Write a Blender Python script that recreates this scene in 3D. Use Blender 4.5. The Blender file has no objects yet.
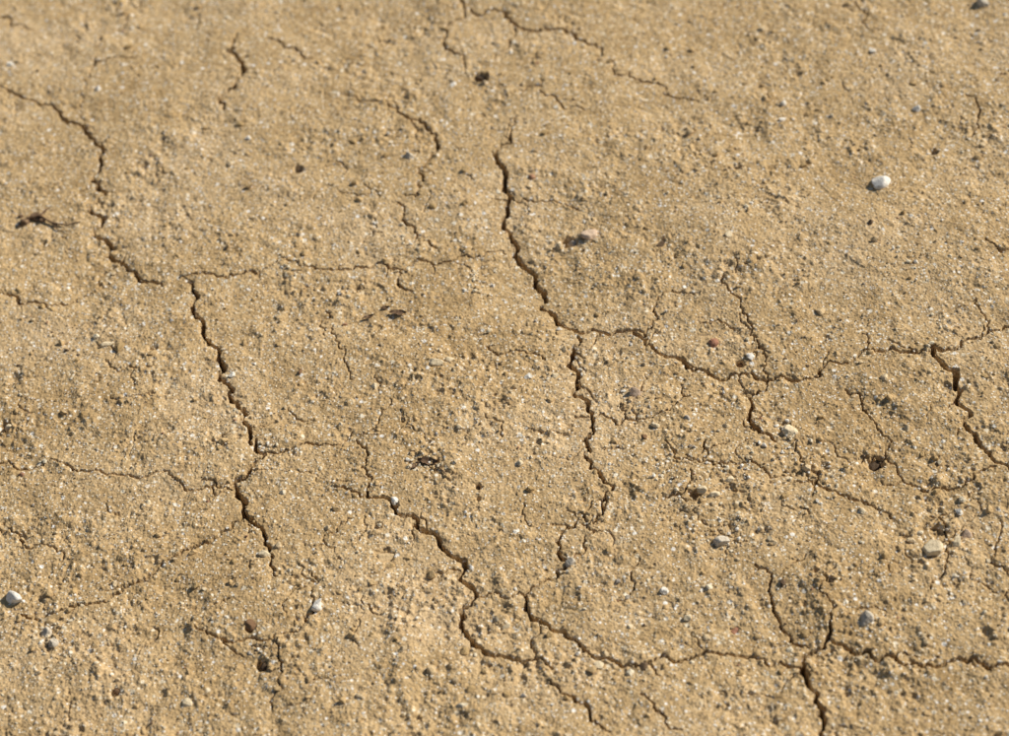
import bpy, math, random
import numpy as np
from mathutils import Vector, Matrix

random.seed(7); rng = np.random.default_rng(7)
scene = bpy.context.scene
scene.view_settings.view_transform = 'Standard'
scene.view_settings.look = 'None'
scene.view_settings.exposure = 0

# ---------------------------------------------------------------- camera
PW, PH = 1009.0, 736.0
LENS, SENS = 85.0, 36.0
PITCH = math.radians(45); ROLL = math.radians(-7)
H = 1.17
cam_pos = Vector((0, 0, H))
R = Matrix.Rotation(math.radians(90) - PITCH, 3, 'X') @ Matrix.Rotation(ROLL, 3, 'Z')
cd = bpy.data.cameras.new("camera"); cam = bpy.data.objects.new("camera", cd)
scene.collection.objects.link(cam)
cam.matrix_world = Matrix.Translation(cam_pos) @ R.to_4x4()
cd.lens = LENS; cd.sensor_width = SENS; cd.clip_start = 0.05; cd.clip_end = 500
scene.camera = cam

def ground(u, v):
    """plan position (metres) of a surveyed point of the ground"""
    d = R @ Vector(((u - PW/2)/PW*SENS/LENS, -(v - PH/2)/PW*SENS/LENS, -1))
    t = -H / d.z
    return (cam_pos.x + d.x*t, cam_pos.y + d.y*t)
PX = (Vector(ground(505, 368)) - Vector(ground(506, 368))).length

f = ground(470, 460)
fp = Vector((f[0], f[1], 0)) - cam_pos
cd.dof.use_dof = True
cd.dof.focus_distance = fp.dot(R @ Vector((0, 0, -1)))
cd.dof.aperture_fstop = 6.0

# ---------------------------------------------------------------- noise
def perlin(x, y, s, seed):
    r = np.random.default_rng(seed)
    ang = r.random((256, 256)).astype(np.float32)*2*np.pi
    gx, gy = np.cos(ang), np.sin(ang)
    x = x/s; y = y/s
    xi = np.floor(x).astype(np.int32); yi = np.floor(y).astype(np.int32)
    xf = (x-xi).astype(np.float32); yf = (y-yi).astype(np.float32)
    u = xf*xf*xf*(xf*(xf*6-15)+10); v = yf*yf*yf*(yf*(yf*6-15)+10)
    def g(i, j):
        a = (xi+i) & 255; b = (yi+j) & 255
        return gx[a, b]*(xf-i) + gy[a, b]*(yf-j)
    n0 = g(0, 0); n1 = g(1, 0); m0 = g(0, 1); m1 = g(1, 1)
    a = n0+(n1-n0)*u; b = m0+(m1-m0)*u
    return (a+(b-a)*v)*1.5

def domes(x, y, s, seed, prob):
    """rounded grains sticking out of the soil"""
    r = np.random.default_rng(seed)
    ox = r.random((256, 256)).astype(np.float32); oy = r.random((256, 256)).astype(np.float32)
    rad = (0.15+0.40*r.random((256, 256))**1.5).astype(np.float32)
    rad *= (r.random((256, 256)) < prob)
    x = x/s; y = y/s
    xi = np.floor(x).astype(np.int32); yi = np.floor(y).astype(np.int32)
    xf = (x-xi).astype(np.float32); yf = (y-yi).astype(np.float32)
    h = np.zeros(x.shape, np.float32)
    for i in (-1, 0, 1):
        for j in (-1, 0, 1):
            a = (xi+i) & 255; b = (yi+j) & 255
            rr = rad[a, b]
            d2 = (xf-i-ox[a, b])**2 + (yf-j-oy[a, b])**2
            h = np.maximum(h, np.sqrt(np.maximum(rr*rr-d2, 0)))
    return h

# ---------------------------------------------------------------- grid
cs = [ground(u, v) for u in (0, PW) for v in (0, PH)]
x0, x1 = min(c[0] for c in cs)-.015, max(c[0] for c in cs)+.015
y0, y1 = min(c[1] for c in cs)-.015, max(c[1] for c in cs)+.015
def axis(a, b, st):
    core = np.arange(a, b, st)
    out = []; s = st; p = 0
    while p < 150:
        s *= 1.04 if s < .0025 else 1.2
        p += s; out.append(p)
    out = np.array(out)
    return np.concatenate([a-out[::-1], core, core[-1]+out])
XS = axis(x0, x1, .00047); YS = axis(y0, y1, .00060)
X, Y = np.meshgrid(XS, YS)
X = X.astype(np.float32); Y = Y.astype(np.float32)
NX, NY = len(XS), len(YS)
dout = np.maximum(np.maximum(x0-X, X-x1), np.maximum(y0-Y, Y-y1))
fine = np.clip(1 - dout/.25, 0, 1)

Z = perlin(X, Y, 9.0, 1)*.15*np.clip((dout-.3)/6, 0, 1)
Z += perlin(X, Y, .9, 12)*.03*np.clip((dout-.1)/1., 0, 1)
Z += perlin(X, Y, .23, 2)*.0042
Z += perlin(X, Y, .11, 3)*.0026
Z += perlin(X, Y, .052, 4)*.0016*np.clip(1-dout/2, 0, 1)
rough = np.clip(.68 + .5*perlin(X, Y, .11, 30) + .8*perlin(X, Y, .033, 31) + .2*(ground(500, 500)[1]-Y)/.3, .25, 1.4)
wx = X+perlin(X, Y, .012, 60)*.003; wy = Y+perlin(X, Y, .012, 61)*.003
Z += fine*perlin(wx, wy, .024, 5)*.00120*(.4+rough)
Z += fine*perlin(wx, wy, .0115, 6)*.00080*(.3+rough)
Z += fine*perlin(wx, wy, .0056, 7)*.00050*(.3+rough)
Z += fine*perlin(X, Y, .0029, 8)*.00030*(.4+.8*rough)
Z += fine*perlin(X, Y, .0016, 9)*.00018
Z += fine*domes(X, Y, .0095, 16, .07)*.0095*.36*rough
Z += fine*domes(X, Y, .0075, 13, .16)*.0075*.38*rough
Z += fine*domes(X, Y, .0041, 10, .30)*.0041*.48*rough
Z += fine*domes(X, Y, .0021, 11, .5)*.0021*.42
Z -= fine*domes(X, Y, .0085, 14, .13)*.0085*.38*rough
Z -= fine*domes(X, Y, .0040, 15, .14)*.0040*.5*rough

# ---------------------------------------------------------------- cracks
CR = []
def C(w, *pts):
    CR.append((w, pts))
C([1.2,1.6,2.2,2.6,3,3.6,3.8,4.2,4.4,4.4,4.2,3.8,3.5,3,2.2], (-30,78),(0,86),(18,94),(35,99),(55,107),(72,120),(88,133),(98,145),(101,165),(103,190),(104,215),(107,240),(118,258),(135,272),(150,280),(162,286))
C([2,4.2,4,3.6,3.8,3.8,4,4,3], (188,282),(196,300),(200,320),(208,345),(220,362),(228,385),(238,405),(245,425),(251,445))
C([1.8,3.4,4,4,4.2,3.8,3,2.4,1.6], (256,440),(265,455),(250,468),(235,480),(238,492),(243,508),(255,525),(265,545),(273,560),(278,578))
C([2.6,2.4,2.6,2.4,1.8,1.2], (243,514),(230,530),(210,542),(185,550),(160,565),(140,580),(118,592),(95,602),(60,608),(20,612))
C([1.6,1.2], (265,455),(285,451),(300,446),(325,444),(345,440),(352,432))
C([1.2,2.5,2.5,1.2],(492,152),(497,160),(501,170))
C([1.2,1.5,4,4.6,4.6,4.6,4,4,4.4,4.6,3.8], (518,116),(510,135),(500,148),(500,165),(505,182),(508,200),(506,214),(510,228),(515,240),(512,250),(525,264),(538,284),(545,298))
C([3.6,3.4,3,2.6,3,3.2,2.8,2.4,2.2,2,2,2.6,2.8,2.2,2,2.6], (541,303),(555,314),(566,324),(580,330),(600,329),(622,328),(640,335),(655,348),(680,357),(700,366),(730,372),(755,375),(768,378),(800,380),(820,375),(838,363),(860,353),(880,352),(900,354),(935,350),(960,345),(985,336),(1009,327),(1040,325))
C([2,3.4,3.8,3.8,3.4,3,2.8,2.8,3.2,3,1.6,2.2,2.4,2], (577,333),(573,345),(572,365),(578,385),(588,402),(592,412),(590,425),(583,440),(588,460),(600,475),(614,487),(605,500),(602,515),(593,524))
C([1,1.6,3,2.6,2.2,2.6,3,2.6,2,2.2,2,1.8,1.6], (598,520),(575,527),(560,537),(557,552),(566,566),(556,576),(538,585),(524,597),(528,610),(545,622),(565,630),(580,645),(595,658),(620,664),(650,661),(690,657),(735,654),(770,664),(803,674))
C([1,1.6,2.2,3.6,3.8,3.8,4,4,3.6,3.4,2.4,1.4], (335,488),(355,494),(370,500),(392,504),(402,516),(420,530),(440,546),(457,557),(463,570),(468,585),(470,603),(460,622),(472,640),(486,652),(505,655),(540,657),(552,668))
C([1.2,2.4,2,1], (548,680),(560,692),(575,702),(590,715),(610,734))
C([1.2,1.6,1.4], (356,440),(368,455),(372,480),(368,498))
C([4,4.4,4.4,3.4,3,2.2,1.4], (933,347),(943,368),(955,385),(960,405),(968,430),(985,450),(998,465),(1015,480))
C([2,2.8,3.4,3,2], (768,378),(758,390),(752,405),(748,418),(758,430),(775,440))
C([1.4,2,1.8,2], (755,565),(768,590),(775,613),(790,632),(808,645))
C([1.2,2.6,3.6,2.6,2.8], (836,608),(830,625),(826,640),(812,650),(804,662),(806,672))
C([3.8,3.8,3.2,3], (804,664),(808,685),(818,703),(824,722),(826,745),(835,775))
C([2,2.6,2.2,2.2,3,3,3,2.4], (828,637),(845,645),(870,650),(895,657),(925,665),(945,660),(958,656),(975,656),(990,668),(1009,664),(1040,668))
C([1.6,2.2,2,2.4,2,1], (470,-20),(463,5),(450,22),(443,42),(455,55),(465,75))
C([1.8,2.4,3.2,3.4,3.4,2.6,1], (470,8),(498,10),(515,25),(540,30),(562,29),(585,42),(598,62))
C([2.4,2,1], (515,28),(510,45),(495,60))
C([2.2,4.4,3.8,3.4,4,2.4], (237,35),(242,62),(240,78),(228,92),(224,110))
C([2.4,2.6,1.4], (268,38),(285,47),(312,58))
C([1,1.8,2.2,2.2,2.8,2.6,1.4], (340,95),(375,105),(398,108),(412,122),(430,132),(437,142),(428,160),(418,172),(415,198))
C([1.2,2.4,2,1.4], (397,203),(405,222),(415,238),(438,246))
C([1.2,2,2,1.6,1.2,1.6,1.8,2.2,1.8,1.4,1], (170,284),(180,277),(210,275),(245,272),(268,268),(282,258),(300,266),(330,268),(370,268),(400,268),(425,258),(445,260),(470,255),(505,250))
C([1.4,2.4,1.4], (392,266),(397,282),(412,290))
C([1.4,1.6,1.2,1], (508,195),(530,198),(560,200),(580,208))
C([1,2,1.8,1.4,1.2], (-20,280),(10,294),(28,300),(45,305),(75,298),(95,285),(104,268),(120,262))
C([1,1.2,1.2,1], (-20,462),(30,466),(60,462),(100,470),(135,477),(170,476),(215,484),(232,490))
C([1,1.4,1.2,.8], (325,310),(335,335),(345,350),(352,380))
C([1,1.8,1], (965,95),(980,112),(972,138))
C([1.6,2.2], (985,243),(1000,255),(1030,262))
C([1.2,1.2,1.2], (690,393),(670,410),(640,418),(600,412),(575,416))
C([1,1.5,1.2], (797,440),(812,470),(822,488),(850,500),(880,510),(893,518))
C([1,1.6,1.6,1.2], (898,470),(912,486),(935,487),(965,483),(985,470),(996,468))
C([.8,1.2,1.2,1], (735,262),(741,300),(750,335),(765,360),(768,378))
C([1,1.4,1,.8], (845,388),(862,404),(880,430),(898,472))
C([1.6,2.2,1], (622,328),(645,334),(652,320),(656,302))
C([1.2,1.6,1.8,1.4,1.2], (195,628),(215,638),(245,640),(275,638),(300,632),(315,610),(312,575))
C([1,1.4,1], (278,642),(283,665),(280,690),(272,710))
C([1.2,1.8,1], (610,60),(640,80),(690,98))
C([1,1.5,1], (640,695),(660,713),(682,732))
C([1,1.4,1], (485,345),(505,352),(525,350),(545,358))
C([1.6,2.2,1], (-20,18),(10,26),(34,30))
C([.8,1.6,.8], (78,108),(85,85),(95,62),(125,58),(150,50))
C([1,1.4,.8], (665,440),(680,460),(700,455),(705,440),(725,470))
C([.8,1.2,1.2,.8], (685,455),(715,462),(750,458),(800,470),(815,485))
C([.8,1.6,.8], (540,80),(556,98),(590,108))
C([1,1.2,1], (525,595),(500,596),(475,596))
C([.8,1.4,1], (200,480),(222,486),(236,482))
C([1,1.2,.8], (600,500),(585,520),(583,545),(570,560))
C([.8,1.2,.8], (975,300),(985,318),(992,334))
C([.8,1.2,.8], (325,545),(340,528),(352,520))
C([.8,1.2,.8], (835,610),(820,590),(835,570))
C([.8,1.2,.8], (-10,520),(15,528),(40,540),(60,560))
C([.8,1.2,.8], (740,330),(720,320),(700,322))
C([.8,1.2,.8], (655,300),(672,290),(700,292))
C([.8,1.5,.8], (140,0),(128,20),(105,35),(98,50))
C([.8,1.5,.8], (855,0),(862,22),(880,30))
C([.8,1.3,.8], (640,560),(632,590),(618,600))
C([.8,1.2,.8], (390,400),(378,425),(360,436))
C([.8,1.2,.8], (105,360),(118,372),(140,370))
C([.8,1.2,.8], (540,620),(530,640),(535,660))
C([.8,1.2,.8], (690,470),(686,490),(660,500))
C([.8,1.2,.8], (930,515),(950,540),(945,570),(930,590))
C([.8,1.2,.8], (1000,520),(990,560),(1009,600))

def jag(pts, w, amp=.10, step=3.2):
    """midpoint displacement: turns a surveyed line into a torn one"""
    P = [np.array(p, float) for p in pts]; n = len(P)
    W = list(np.interp(np.linspace(0, 1, n), np.linspace(0, 1, len(w)), w))
    while True:
        Q, V = [P[0]], [W[0]]; done = True
        for a, b, wa, wb in zip(P, P[1:], W, W[1:]):
            d = b-a; L = np.hypot(*d)
            if L > step*PX:
                done = False
                m = (a+b)/2 + np.array([-d[1], d[0]])*float(np.clip(rng.normal(), -1.8, 1.8))*amp*1.25
                Q.append(m); V.append((wa+wb)/2*(1+float(np.clip(rng.normal()*.15, -.2, .3))))
            Q.append(b); V.append(wb)
        P, W = Q, V
        if done: return P, W
lines = []
for w, pts in CR:
    G = [ground(*p) for p in pts]
    lines.append(jag(G, w, .14))
    P = lines[-1][0]
    L = len(P)
    for k in range(max(0, int(L/42))):
        i = rng.integers(0, L-1); a = P[i]; d = P[i+1]-P[i]
        th = math.atan2(d[1], d[0]) + random.choice([-1, 1])*random.uniform(.7, 1.6)
        pp = [a]
        for s in range(random.randint(2, 4)):
            th += rng.normal()*.45
            pp.append(pp[-1]+np.array([math.cos(th), math.sin(th)])*PX*random.uniform(5, 10))
        lines.append(jag(pp, [1.2, .9, .4], .14))
for k in range(120):
    if k < 75:
        u, v, s = random.choice([(700,470,70),(620,400,60),(820,440,70),(330,560,60),(100,430,60),(440,420,60),(900,560,60),(250,620,60),(430,200,50)])
        g0 = ground(u, v); a = np.array([g0[0]+rng.normal()*s*PX, g0[1]+rng.normal()*s*PX])
    else:
        a = np.array([random.uniform(x0-.03, x1+.03), random.uniform(y0-.03, y1+.03)])
    th = random.uniform(0, 6.28); pp = [a]
    for s in range(random.randint(2, 6)):
        th += rng.normal()*.6
        pp.append(pp[-1]+np.array([math.cos(th), math.sin(th)])*PX*random.uniform(5, 12))
    lines.append(jag(pp, [.3, random.uniform(.5, 1.1), .3], .16))
for k in range(46):
    while True:
        a = np.array([random.uniform(x0-.5, x1+.5), random.uniform(y0-.4, y1+.7)])
        if a[0] < x0 or a[0] > x1 or a[1] < y0 or a[1] > y1: break
    th = random.uniform(0, 6.28); pp = [a]
    for s in range(random.randint(5, 12)):
        th += rng.normal()*.45
        q = pp[-1]+np.array([math.cos(th), math.sin(th)])*PX*random.uniform(15, 30)
        if x0-.01 < q[0] < x1+.01 and y0-.01 < q[1] < y1+.01: break
        pp.append(q)
    if len(pp) > 2: lines.append(jag(pp, [1, 3.5, 4, 2, 1], .13, 8))

edge = (perlin(X, Y, .0030, 21)*.5 + perlin(X, Y, .0075, 22)*.45)*PX
D = np.zeros_like(Z); LIP = np.full_like(Z, 1.0)
for P, W in lines:
    for a, b, wa, wb in zip(P, P[1:], W, W[1:]):
        m = PX*9
        i0, i1 = np.searchsorted(XS, [min(a[0], b[0])-m, max(a[0], b[0])+m])
        j0, j1 = np.searchsorted(YS, [min(a[1], b[1])-m, max(a[1], b[1])+m])
        if i1-i0 < 2 or j1-j0 < 2: continue
        xx = X[j0:j1, i0:i1]; yy = Y[j0:j1, i0:i1]
        d = b-a; L2 = max(d@d, 1e-12)
        t = np.clip(((xx-a[0])*d[0]+(yy-a[1])*d[1])/L2, 0, 1)
        dist = np.hypot(xx-a[0]-t*d[0], yy-a[1]-t*d[1])
        w = (wa+(wb-wa)*t)*PX
        hw = np.maximum(w*.52, .60*PX)
        strength = np.clip(w/(1.3*PX), .25, 1)
        e = dist + edge[j0:j1, i0:i1]*np.clip(w/(2.5*PX), .15, 1.0)
        prof = np.clip((hw*1.1-e)/np.where(w > 1.8*PX, .42*PX, .55*PX), 0, 1)
        dep = prof*strength*np.clip(w*10, .0032, .028)
        D[j0:j1, i0:i1] = np.maximum(D[j0:j1, i0:i1], dep)
        lip = (dist-hw)/(PX*4)/np.clip(w/(3*PX), .3, 1.2)
        LIP[j0:j1, i0:i1] = np.minimum(LIP[j0:j1, i0:i1], np.clip(lip, 0, 1))
Z -= D
Z -= (1-LIP)**2*.0003

def hz(x, y):
    i = min(max(np.searchsorted(XS, x), 0), NX-1); j = min(max(np.searchsorted(YS, y), 0), NY-1)
    return float(Z[j, i])
for u, v, r, dp in [(481,79,9,.009),(875,461,9,.009),(262,666,7,.006),(298,169,6,.005),(3,424,7,.005),(395,507,5,.004),(478,487,4,.004),(735,628,4,.002),(695,494,6,.005),(150,395,5,.002),(385,556,9,.003),(569,239,9,.005),(934,152,6,.005),(740,362,5,.005),(478,500,3,.004),(830,583,4,.004),(250,630,5,.004),(115,692,5,.003)]:
    gx_, gy_ = ground(u, v); rr = r*PX
    i0, i1 = np.searchsorted(XS, [gx_-3*rr, gx_+3*rr]); j0, j1 = np.searchsorted(YS, [gy_-3*rr, gy_+3*rr])
    dd = np.hypot(X[j0:j1, i0:i1]-gx_, (Y[j0:j1, i0:i1]-gy_)) + edge[j0:j1, i0:i1]*3.5
    Z[j0:j1, i0:i1] -= dp*np.clip((rr*1.1-dd)/(rr*.6), 0, 1)

# ---------------------------------------------------------------- mesh helper
def make_mesh(name, co, faces, n, smooth=True):
    me = bpy.data.meshes.new(name)
    me.vertices.add(len(co)); me.vertices.foreach_set("co", np.ascontiguousarray(co, np.float32).ravel())
    nf = len(faces)
    me.loops.add(nf*n); me.loops.foreach_set("vertex_index", np.ascontiguousarray(faces, np.int32).ravel())
    me.polygons.add(nf); me.polygons.foreach_set("loop_start", np.arange(0, nf*n, n, dtype=np.int32))
    me.update(calc_edges=True)
    me.polygons.foreach_set("use_smooth", np.full(nf, smooth))
    ob = bpy.data.objects.new(name, me); scene.collection.objects.link(ob)
    return ob
idx = np.arange(NX*NY, dtype=np.int32).reshape(NY, NX)
fc = np.stack([idx[:-1, :-1], idx[:-1, 1:], idx[1:, 1:], idx[1:, :-1]], -1).reshape(-1, 4)
gnd = make_mesh("cracked_ground", np.stack([X, Y, Z], -1).reshape(-1, 3), fc, 4)

# ---------------------------------------------------------------- materials
def newmat(name):
    m = bpy.data.materials.new(name); m.use_nodes = True
    nt = m.node_tree; nt.nodes.clear()
    o = nt.nodes.new("ShaderNodeOutputMaterial"); b = nt.nodes.new("ShaderNodeBsdfPrincipled")
    b.inputs["Roughness"].default_value = 1; b.inputs["Specular IOR Level"].default_value = .1
    nt.links.new(b.outputs[0], o.inputs[0])
    return m, nt, b
def N(nt, t, **k):
    n = nt.nodes.new(t)
    for a, v in k.items(): setattr(n, a, v)
    return n
def noise(nt, co, sc, det=2, rough=.5):
    n = N(nt, "ShaderNodeTexNoise"); n.inputs["Scale"].default_value = sc
    n.inputs["Detail"].default_value = det; n.inputs["Roughness"].default_value = rough
    nt.links.new(co, n.inputs["Vector"]); return n
def ramp(nt, src, stops):
    r = N(nt, "ShaderNodeValToRGB"); e = r.color_ramp.elements
    while len(e) < len(stops): e.new(.5)
    for el, (p, c) in zip(e, stops):
        el.position = p; el.color = (*c, 1)
    nt.links.new(src, r.inputs[0]); return r.outputs[0]
def mix(nt, fac, a, b, mode='MIX'):
    m = N(nt, "ShaderNodeMix", data_type='RGBA', blend_type=mode)
    if isinstance(fac, float): m.inputs[0].default_value = fac
    else: nt.links.new(fac, m.inputs[0])
    for s, i in ((a, 6), (b, 7)):
        if isinstance(s, tuple): m.inputs[i].default_value = (*s, 1)
        else: nt.links.new(s, m.inputs[i])
    return m.outputs[2]
def mul(nt, a, b_):
    k = N(nt, "ShaderNodeMath", operation='MULTIPLY'); nt.links.new(a, k.inputs[0])
    if isinstance(b_, float): k.inputs[1].default_value = b_
    else: nt.links.new(b_, k.inputs[1])
    return k.outputs[0]

m, nt, b = newmat("dry_clay_soil")
co = N(nt, "ShaderNodeTexCoord").outputs["Object"]
big = noise(nt, co, 7, 3, .6); mid = noise(nt, co, 60, 3, .65); fin = noise(nt, co, 420, 2, .7)
c = ramp(nt, big.outputs[0], [(.32, (.475, .322, .152)), (.5, (.53, .368, .182)), (.68, (.59, .422, .228))])
c2 = ramp(nt, mid.outputs[0], [(.3, (.78, .75, .70)), (.5, (1, 1, 1)), (.72, (1.12, 1.14, 1.18))])
c = mix(nt, .85, c, c2, 'MULTIPLY')
c3 = ramp(nt, fin.outputs[0], [(.3, (.66, .63, .58)), (.5, (1, 1, 1)), (.7, (1.2, 1.21, 1.24))])
c = mix(nt, .9, c, c3, 'MULTIPLY')
def grains(c, scale, thr, core, strength, stops):
    v = N(nt, "ShaderNodeTexVoronoi"); v.inputs["Scale"].default_value = scale; nt.links.new(co, v.inputs["Vector"])
    sep = N(nt, "ShaderNodeSeparateColor"); nt.links.new(v.outputs["Color"], sep.inputs[0])
    gc = ramp(nt, sep.outputs[1], stops)
    gm = ramp(nt, sep.outputs[0], [(thr, (0, 0, 0)), (thr+.04, (1, 1, 1))])
    dm = ramp(nt, v.outputs["Distance"], [(core, (1, 1, 1)), (core+.12, (0, 0, 0))])
    return mix(nt, mul(nt, mul(nt, gm, dm), strength), c, gc), v
ST = [(0, (.11, .08, .05)), (.28, (.26, .18, .11)), (.4, (.60, .47, .29)), (.7, (.80, .71, .53)), (1, (.88, .85, .78))]
c, v = grains(c, 620, .60, .34, .9, ST)
c, v2 = grains(c, 300, .58, .24, .92, ST)
c, v3 = grains(c, 170, .74, .20, .92, ST[2:])
nt.links.new(c, b.inputs["Base Color"])
b1 = N(nt, "ShaderNodeBump"); b1.inputs["Strength"].default_value = .8; b1.inputs["Distance"].default_value = .0006
nt.links.new(fin.outputs[0], b1.inputs["Height"])
b2 = N(nt, "ShaderNodeBump", invert=True); b2.inputs["Strength"].default_value = .65; b2.inputs["Distance"].default_value = .0006
nt.links.new(v.outputs["Distance"], b2.inputs["Height"]); nt.links.new(b1.outputs[0], b2.inputs["Normal"])
nt.links.new(b2.outputs[0], b.inputs["Normal"])
gnd.data.materials.append(m)

m, nt, b = newmat("pebble_stone")
at = N(nt, "ShaderNodeAttribute", attribute_name="tint")
co = N(nt, "ShaderNodeTexCoord").outputs["Object"]
n1 = noise(nt, co, 500, 3, .7)
k = ramp(nt, n1.outputs[0], [(.3, (.66, .60, .52)), (.5, (1, 1, 1)), (.7, (1.15, 1.13, 1.1))])
nt.links.new(mix(nt, .95, at.outputs[0], k, 'MULTIPLY'), b.inputs["Base Color"])
bb = N(nt, "ShaderNodeBump"); bb.inputs["Strength"].default_value = .8; bb.inputs["Distance"].default_value = .0008
nt.links.new(n1.outputs[0], bb.inputs["Height"]); nt.links.new(bb.outputs[0], b.inputs["Normal"])
stone_mat = m

# ---------------------------------------------------------------- stones
import bmesh
def ico(sub):
    bm = bmesh.new(); bmesh.ops.create_icosphere(bm, subdivisions=sub, radius=1)
    V = np.array([v.co[:] for v in bm.verts]); F = np.array([[v.index for v in f.verts] for f in bm.faces]); bm.free()
    return V, F
ICO = {s: ico(s) for s in (1, 2, 3, 4)}
def stone(r, sub, flat=.7, ang=.5):
    V, F = ICO[sub]; V = V.copy()
    for k in range(int(7+6*ang)):
        n = rng.normal(size=3); n /= np.linalg.norm(n); h = rng.uniform(.42, .85)
        s = V@n; V -= np.outer(np.maximum(s-h, 0)*.9, n)
    if sub > 2:   # worn, pitted surface
        q = rng.normal(size=(6, 3))*3.2; ph = rng.uniform(0, 6, 6)
        V *= 1+(np.sin(V@q.T+ph).sum(1)*.022)[:, None]
    V *= 1+rng.normal(size=(len(V), 1))*(.06 if sub < 3 else .010)
    V *= np.array([rng.uniform(.85, 1.35), rng.uniform(.75, 1.15), rng.uniform(.65, 1)*flat/.7*.95])*1.12
    a = rng.uniform(0, 6.28); ca, sa = math.cos(a), math.sin(a)
    V = V@np.array([[ca, sa, 0], [-sa, ca, 0], [0, 0, 1]])
    t = rng.normal()*.3; V = V@np.array([[1, 0, 0], [0, math.cos(t), math.sin(t)], [0, -math.sin(t), math.cos(t)]])
    return V*r, F
PAL = [(.54,.38,.19), (.49,.34,.16), (.62,.48,.29), (.76,.66,.47), (.83,.78,.67), (.47,.41,.33), (.15,.10,.06), (.40,.22,.13)]
PR = np.array([.26, .16, .20, .19, .11, .03, .04, .01]); PR = PR/PR.sum()
co_, fa_, ti_ = [], [], []; off = 0
def add(x, y, r, tint, sub, sink):
    global off
    V, F = stone(r, sub); V = V + np.array([x, y, hz(x, y)+r*sink])
    co_.append(V); fa_.append(F+off); off += len(V)
    ti_.append(np.tile(np.array([*tint, 1.]), (len(V), 1)))
NS = 30000
px = rng.uniform(x0-.1, x1+.1, NS*3); py = rng.uniform(y0-.08, y1+.15, NS*3)
dens = .5+.5*perlin(px, py, .07, 50)+.6*perlin(px, py, .02, 51)+.2*(ground(500, 400)[1]-py)/.3
keep = rng.random(NS*3) < np.clip(dens, .15, 1)
px, py = px[keep][:NS], py[keep][:NS]
rad = np.minimum(.00046*(1-rng.random(len(px)))**(-1/2.8), .0028)
for x, y, r in zip(px, py, rad):
    p = PR if r < .0016 else np.array([.42, .25, .18, .08, .03, .01, .02, .01])
    t = np.array(PAL[rng.choice(len(PAL), p=p/p.sum())])*rng.uniform(.86, 1.1)
    add(x, y, r, t, 1 if r < .0013 else 2, rng.uniform(-.3, .25))
for u, v, s, n in [(725,540,16,60),(700,485,38,110),(760,465,25,40),(635,395,16,40),(430,465,14,40),(910,262,20,50),(590,238,14,30),(960,540,16,30),(790,432,14,25),(50,640,14,30),(745,175,40,70),(290,260,20,30),(265,662,14,30),(700,130,25,30),(265,450,12,20),(480,285,15,25),(550,320,12,15),(820,470,25,40),(630,340,14,20),(410,240,20,30),(940,350,14,15)]:
    gx_, gy_ = ground(u, v)
    for k in range(n):
        x = gx_+rng.normal()*s*PX*.6; y = gy_+rng.normal()*s*PX*.8
        t = np.array(PAL[rng.choice([0, 2, 3, 4, 5], p=[.26, .28, .24, .16, .06])])
        add(x, y, rng.uniform(.0005, .0018), t, 1, rng.uniform(-.1, .4))
CREAM=(.74,.61,.40); WHITE=(.84,.79,.69); GREY=(.58,.51,.40); DK=(.10,.07,.045); BR=(.22,.13,.07); RED=(.42,.21,.13); PINK=(.68,.51,.36); TAN=(.58,.43,.24)
small = [(765,98,5,TAN),(778,104,3,CREAM),(935,152,5,DK),(107,345,5,CREAM),(750,356,5,WHITE),(741,360,4,BR),(395,503,4,WHITE),(478,487,4,DK),(300,169,4,DK),
 (702,492,5,CREAM),(730,478,5,CREAM),(713,342,5,RED),(735,628,4,RED),(250,627,5,BR),(188,703,5,CREAM),(53,645,5,GREY),(688,617,4,CREAM),(505,625,4,CREAM),
 (265,557,5,CREAM),(598,665,5,CREAM),(830,583,4,DK),(940,462,3,CREAM),(820,312,5,TAN),(690,132,5,TAN),(515,388,4,TAN),(555,375,4,CREAM),(570,563,5,GREY),
 (410,158,6,GREY),(98,88,4,WHITE),(148,502,4,CREAM),(655,425,4,CREAM),(430,672,6,TAN),(782,120,4,WHITE),(875,245,4,TAN),(520,465,4,CREAM),(478,500,3,DK),
 (575,100,3,TAN),(430,95,3,TAN),(35,150,3,TAN),(300,372,3,BR),(645,437,3,BR),(550,125,3,TAN),(117,690,4,BR),(135,405,3,CREAM),(490,330,3,CREAM),
 (925,600,4,TAN),(862,512,4,CREAM),(885,378,3,CREAM),(410,470,3,CREAM),(150,365,3,TAN),(205,590,3,CREAM),(355,640,4,TAN),(630,625,3,CREAM),(770,540,4,CREAM),
 (450,360,4,CREAM),(375,388,4,CREAM),(345,15,3,TAN),(700,88,3,TAN),(640,205,3,CREAM),(728,240,4,CREAM),(460,430,3,CREAM),(988,560,3,CREAM)]
for u, v, r, t in small:
    x, y = ground(u, v); add(x, y, r*PX*.95, t, 3, .05)
def tinted(name, co, fa, ti, mat, smooth):
    ob = make_mesh(name, co, fa, 3, smooth)
    a = ob.data.color_attributes.new("tint", 'FLOAT_COLOR', 'POINT')
    a.data.foreach_set("color", ti.astype(np.float32).ravel()); ob.data.materials.append(mat)
    return ob
g = tinted("gravel", np.concatenate(co_), np.concatenate(fa_), np.concatenate(ti_), stone_mat, False)
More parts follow.
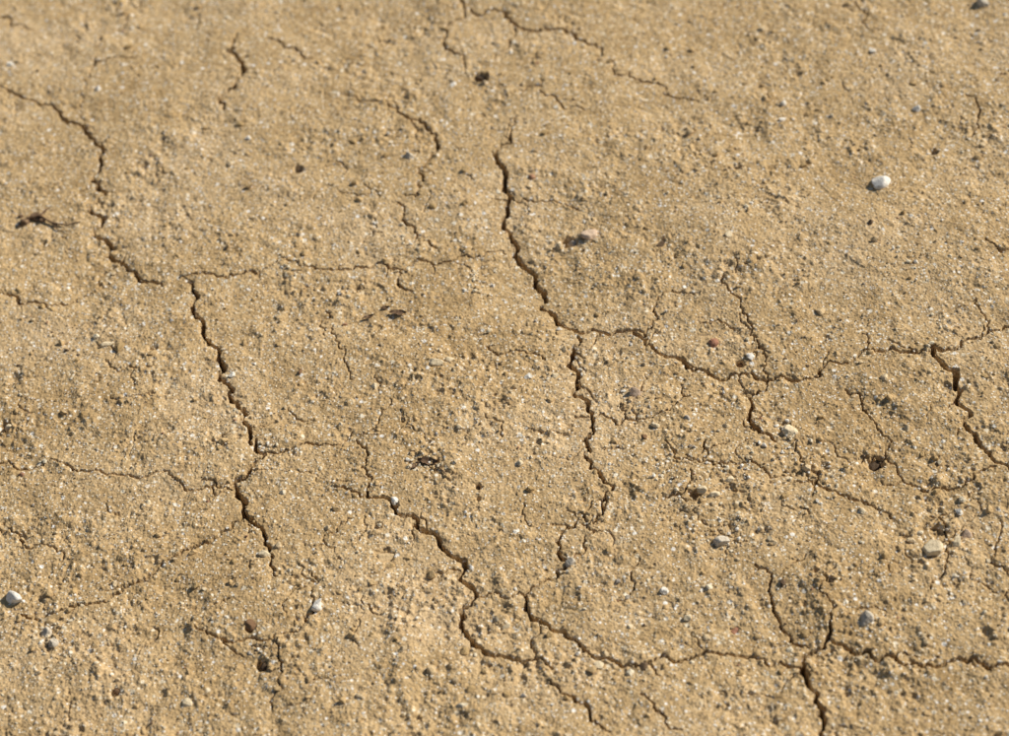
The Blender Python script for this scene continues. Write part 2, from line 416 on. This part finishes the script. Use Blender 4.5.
big_st = [(480,77,8,DK),(880,187,10,WHITE),(571,238,7,GREY),(588,234,10,PINK),(982,3,9,GREY),(877,459,8,DK),(438,364,8,CREAM),(634,392,8,PINK),(790,431,9,CREAM),  # both DK stones on this line stand in for the shade inside holes
 (8,424,7,CREAM),(714,495,6,CREAM),(932,549,9,CREAM),(967,533,7,PINK),(957,543,7,CREAM),(318,608,7,WHITE),(264,665,6,DK),(15,597,9,WHITE),(46,634,8,GREY),(866,620,7,GREY),(722,541,8,GREY),(386,556,8,TAN)]
for u, v, r, t in big_st:
    x, y = ground(u, v)
    V, F = stone(r*PX*.92, 4, .68, .6)
    V = V+np.array([x, y, hz(x, y)+r*PX*(.35 if t is DK else .05)])
    ctr = V.mean(0)
    ob = tinted("pebble_or_hole_shade", V-ctr, F, np.tile(np.array([*t, 1.]), (len(V), 1)), stone_mat, True); ob.location = ctr

# ---------------------------------------------------------------- plant debris
m, nt, b = newmat("dead_plant"); co = N(nt, "ShaderNodeTexCoord").outputs["Object"]
n1 = noise(nt, co, 400, 3, .7)
nt.links.new(ramp(nt, n1.outputs[0], [(.3, (.07, .04, .025)), (.55, (.19, .12, .07)), (.75, (.40, .27, .15))]), b.inputs["Base Color"])
plant = m
def tube(paths):
    VV, FF = [], []; o = 0
    for pts, r0, r1 in paths:
        n = len(pts); pts = [Vector(p) for p in pts]
        for i, p in enumerate(pts):
            d = (pts[min(i+1, n-1)]-pts[max(i-1, 0)]).normalized()
            s = d.cross(Vector((0, 0, 1))).normalized(); w = s.cross(d)
            r = (r0+(r1-r0)*i/(n-1))*random.uniform(.8, 1.2)
            for k in range(6):
                a = k*math.pi/3; VV.append(p+s*math.cos(a)*r+w*math.sin(a)*r)
        for i in range(n-1):
            for k in range(6):
                q = (k+1) % 6
                FF.append((o+i*6+k, o+i*6+q, o+i*6+6+q)); FF.append((o+i*6+k, o+i*6+6+q, o+i*6+6+k))
        o += n*6
    return np.array([v[:] for v in VV]), np.array(FF)
def G3(u, v, z=0):
    x, y = ground(u, v); return (x, y, hz(x, y)+z)
def lump(u, v, ru, flat):
    x, y = ground(u, v); V, F = stone(ru*PX, 3, flat, 1.)
    return V+np.array([x, y, hz(x, y)+.0006]), F
def join(name, parts, mat):
    V = []; F = []; o = 0
    for v_, f_ in parts: V.append(v_); F.append(f_+o); o += len(v_)
    V = np.concatenate(V); c = V.mean(0); ob = make_mesh(name, V-c, np.concatenate(F), 3); ob.location = c
    ob.data.materials.append(mat); return ob
join("twig", [tube([([G3(18,226,.001),G3(28,219,.003),G3(40,217,.003),G3(52,222,.0015),G3(66,224,.0015),G3(80,222,.001)], .0012, .0005),
                    ([G3(40,217,.002),G3(46,211,.003),G3(50,208,.002)], .0010, .0004),
                    ([G3(52,222,.001),G3(58,229,.001),G3(68,230,.0005)], .0006, .0003)]),
              lump(24,222,7,.6), lump(34,216,7,.6), lump(42,219,4,.6), lump(20,214,3,.6)], plant)
def leaf(u, v, L, Wd, ang, curl):
    n, k = 12, 6; x, y = ground(u, v); z = hz(x, y)+.0008; V = []
    for i in range(n+1):
        t = i/n; w = Wd*math.sin(math.pi*min(max(t, .04), .97))**.7*(1+.25*random.uniform(-1, 1))
        for j in range(k+1):
            s = j/k*2-1
            a = (t-.5)*L; bb_ = s*w
            V.append((x+a*math.cos(ang)-bb_*math.sin(ang), y+a*math.sin(ang)+bb_*math.cos(ang), z+curl*s*s+.3*curl*math.sin(t*7)+random.uniform(-.0002, .0002)))
    F = []
    for i in range(n):
        for j in range(k):
            p = i*(k+1)+j; F += [(p, p+k+1, p+k+2), (p, p+k+2, p+1)]
    return np.array(V), np.array(F)
join("dried_leaf", [leaf(428,464,20*PX,4*PX,-.3,.0016), leaf(415,469,12*PX,3*PX,.6,.001), tube([([G3(436,468,.001),G3(444,474,.001),G3(450,482,.0005)], .0006, .0003)])], plant)
join("dried_leaf", [leaf(398,313,18*PX,3.5*PX,-.2,.001), leaf(368,317,13*PX,2.2*PX,.3,.001), leaf(385,307,10*PX,2.2*PX,.1,.001)], plant)

# ---------------------------------------------------------------- light
EL, AZ = 35, 22      # elevation; azimuth measured ccw from +X
e, a = math.radians(EL), math.radians(AZ)
to_sun = Vector((math.cos(e)*math.cos(a), math.cos(e)*math.sin(a), math.sin(e)))
sl = bpy.data.lights.new("sun", 'SUN'); sl.energy = 4.9; sl.angle = math.radians(.5); sl.color = (1, .95, .87)
so = bpy.data.objects.new("sun", sl); scene.collection.objects.link(so)
so.rotation_euler = to_sun.to_track_quat('Z', 'Y').to_euler()
w = bpy.data.worlds.new("World"); scene.world = w; w.use_nodes = True
nt = w.node_tree; bg = nt.nodes["Background"]
sk = nt.nodes.new("ShaderNodeTexSky"); sk.sky_type = 'NISHITA'; sk.sun_disc = False
sk.sun_elevation = e; sk.sun_rotation = math.radians(90-AZ)
nt.links.new(sk.outputs[0], bg.inputs[0]); bg.inputs[1].default_value = .065
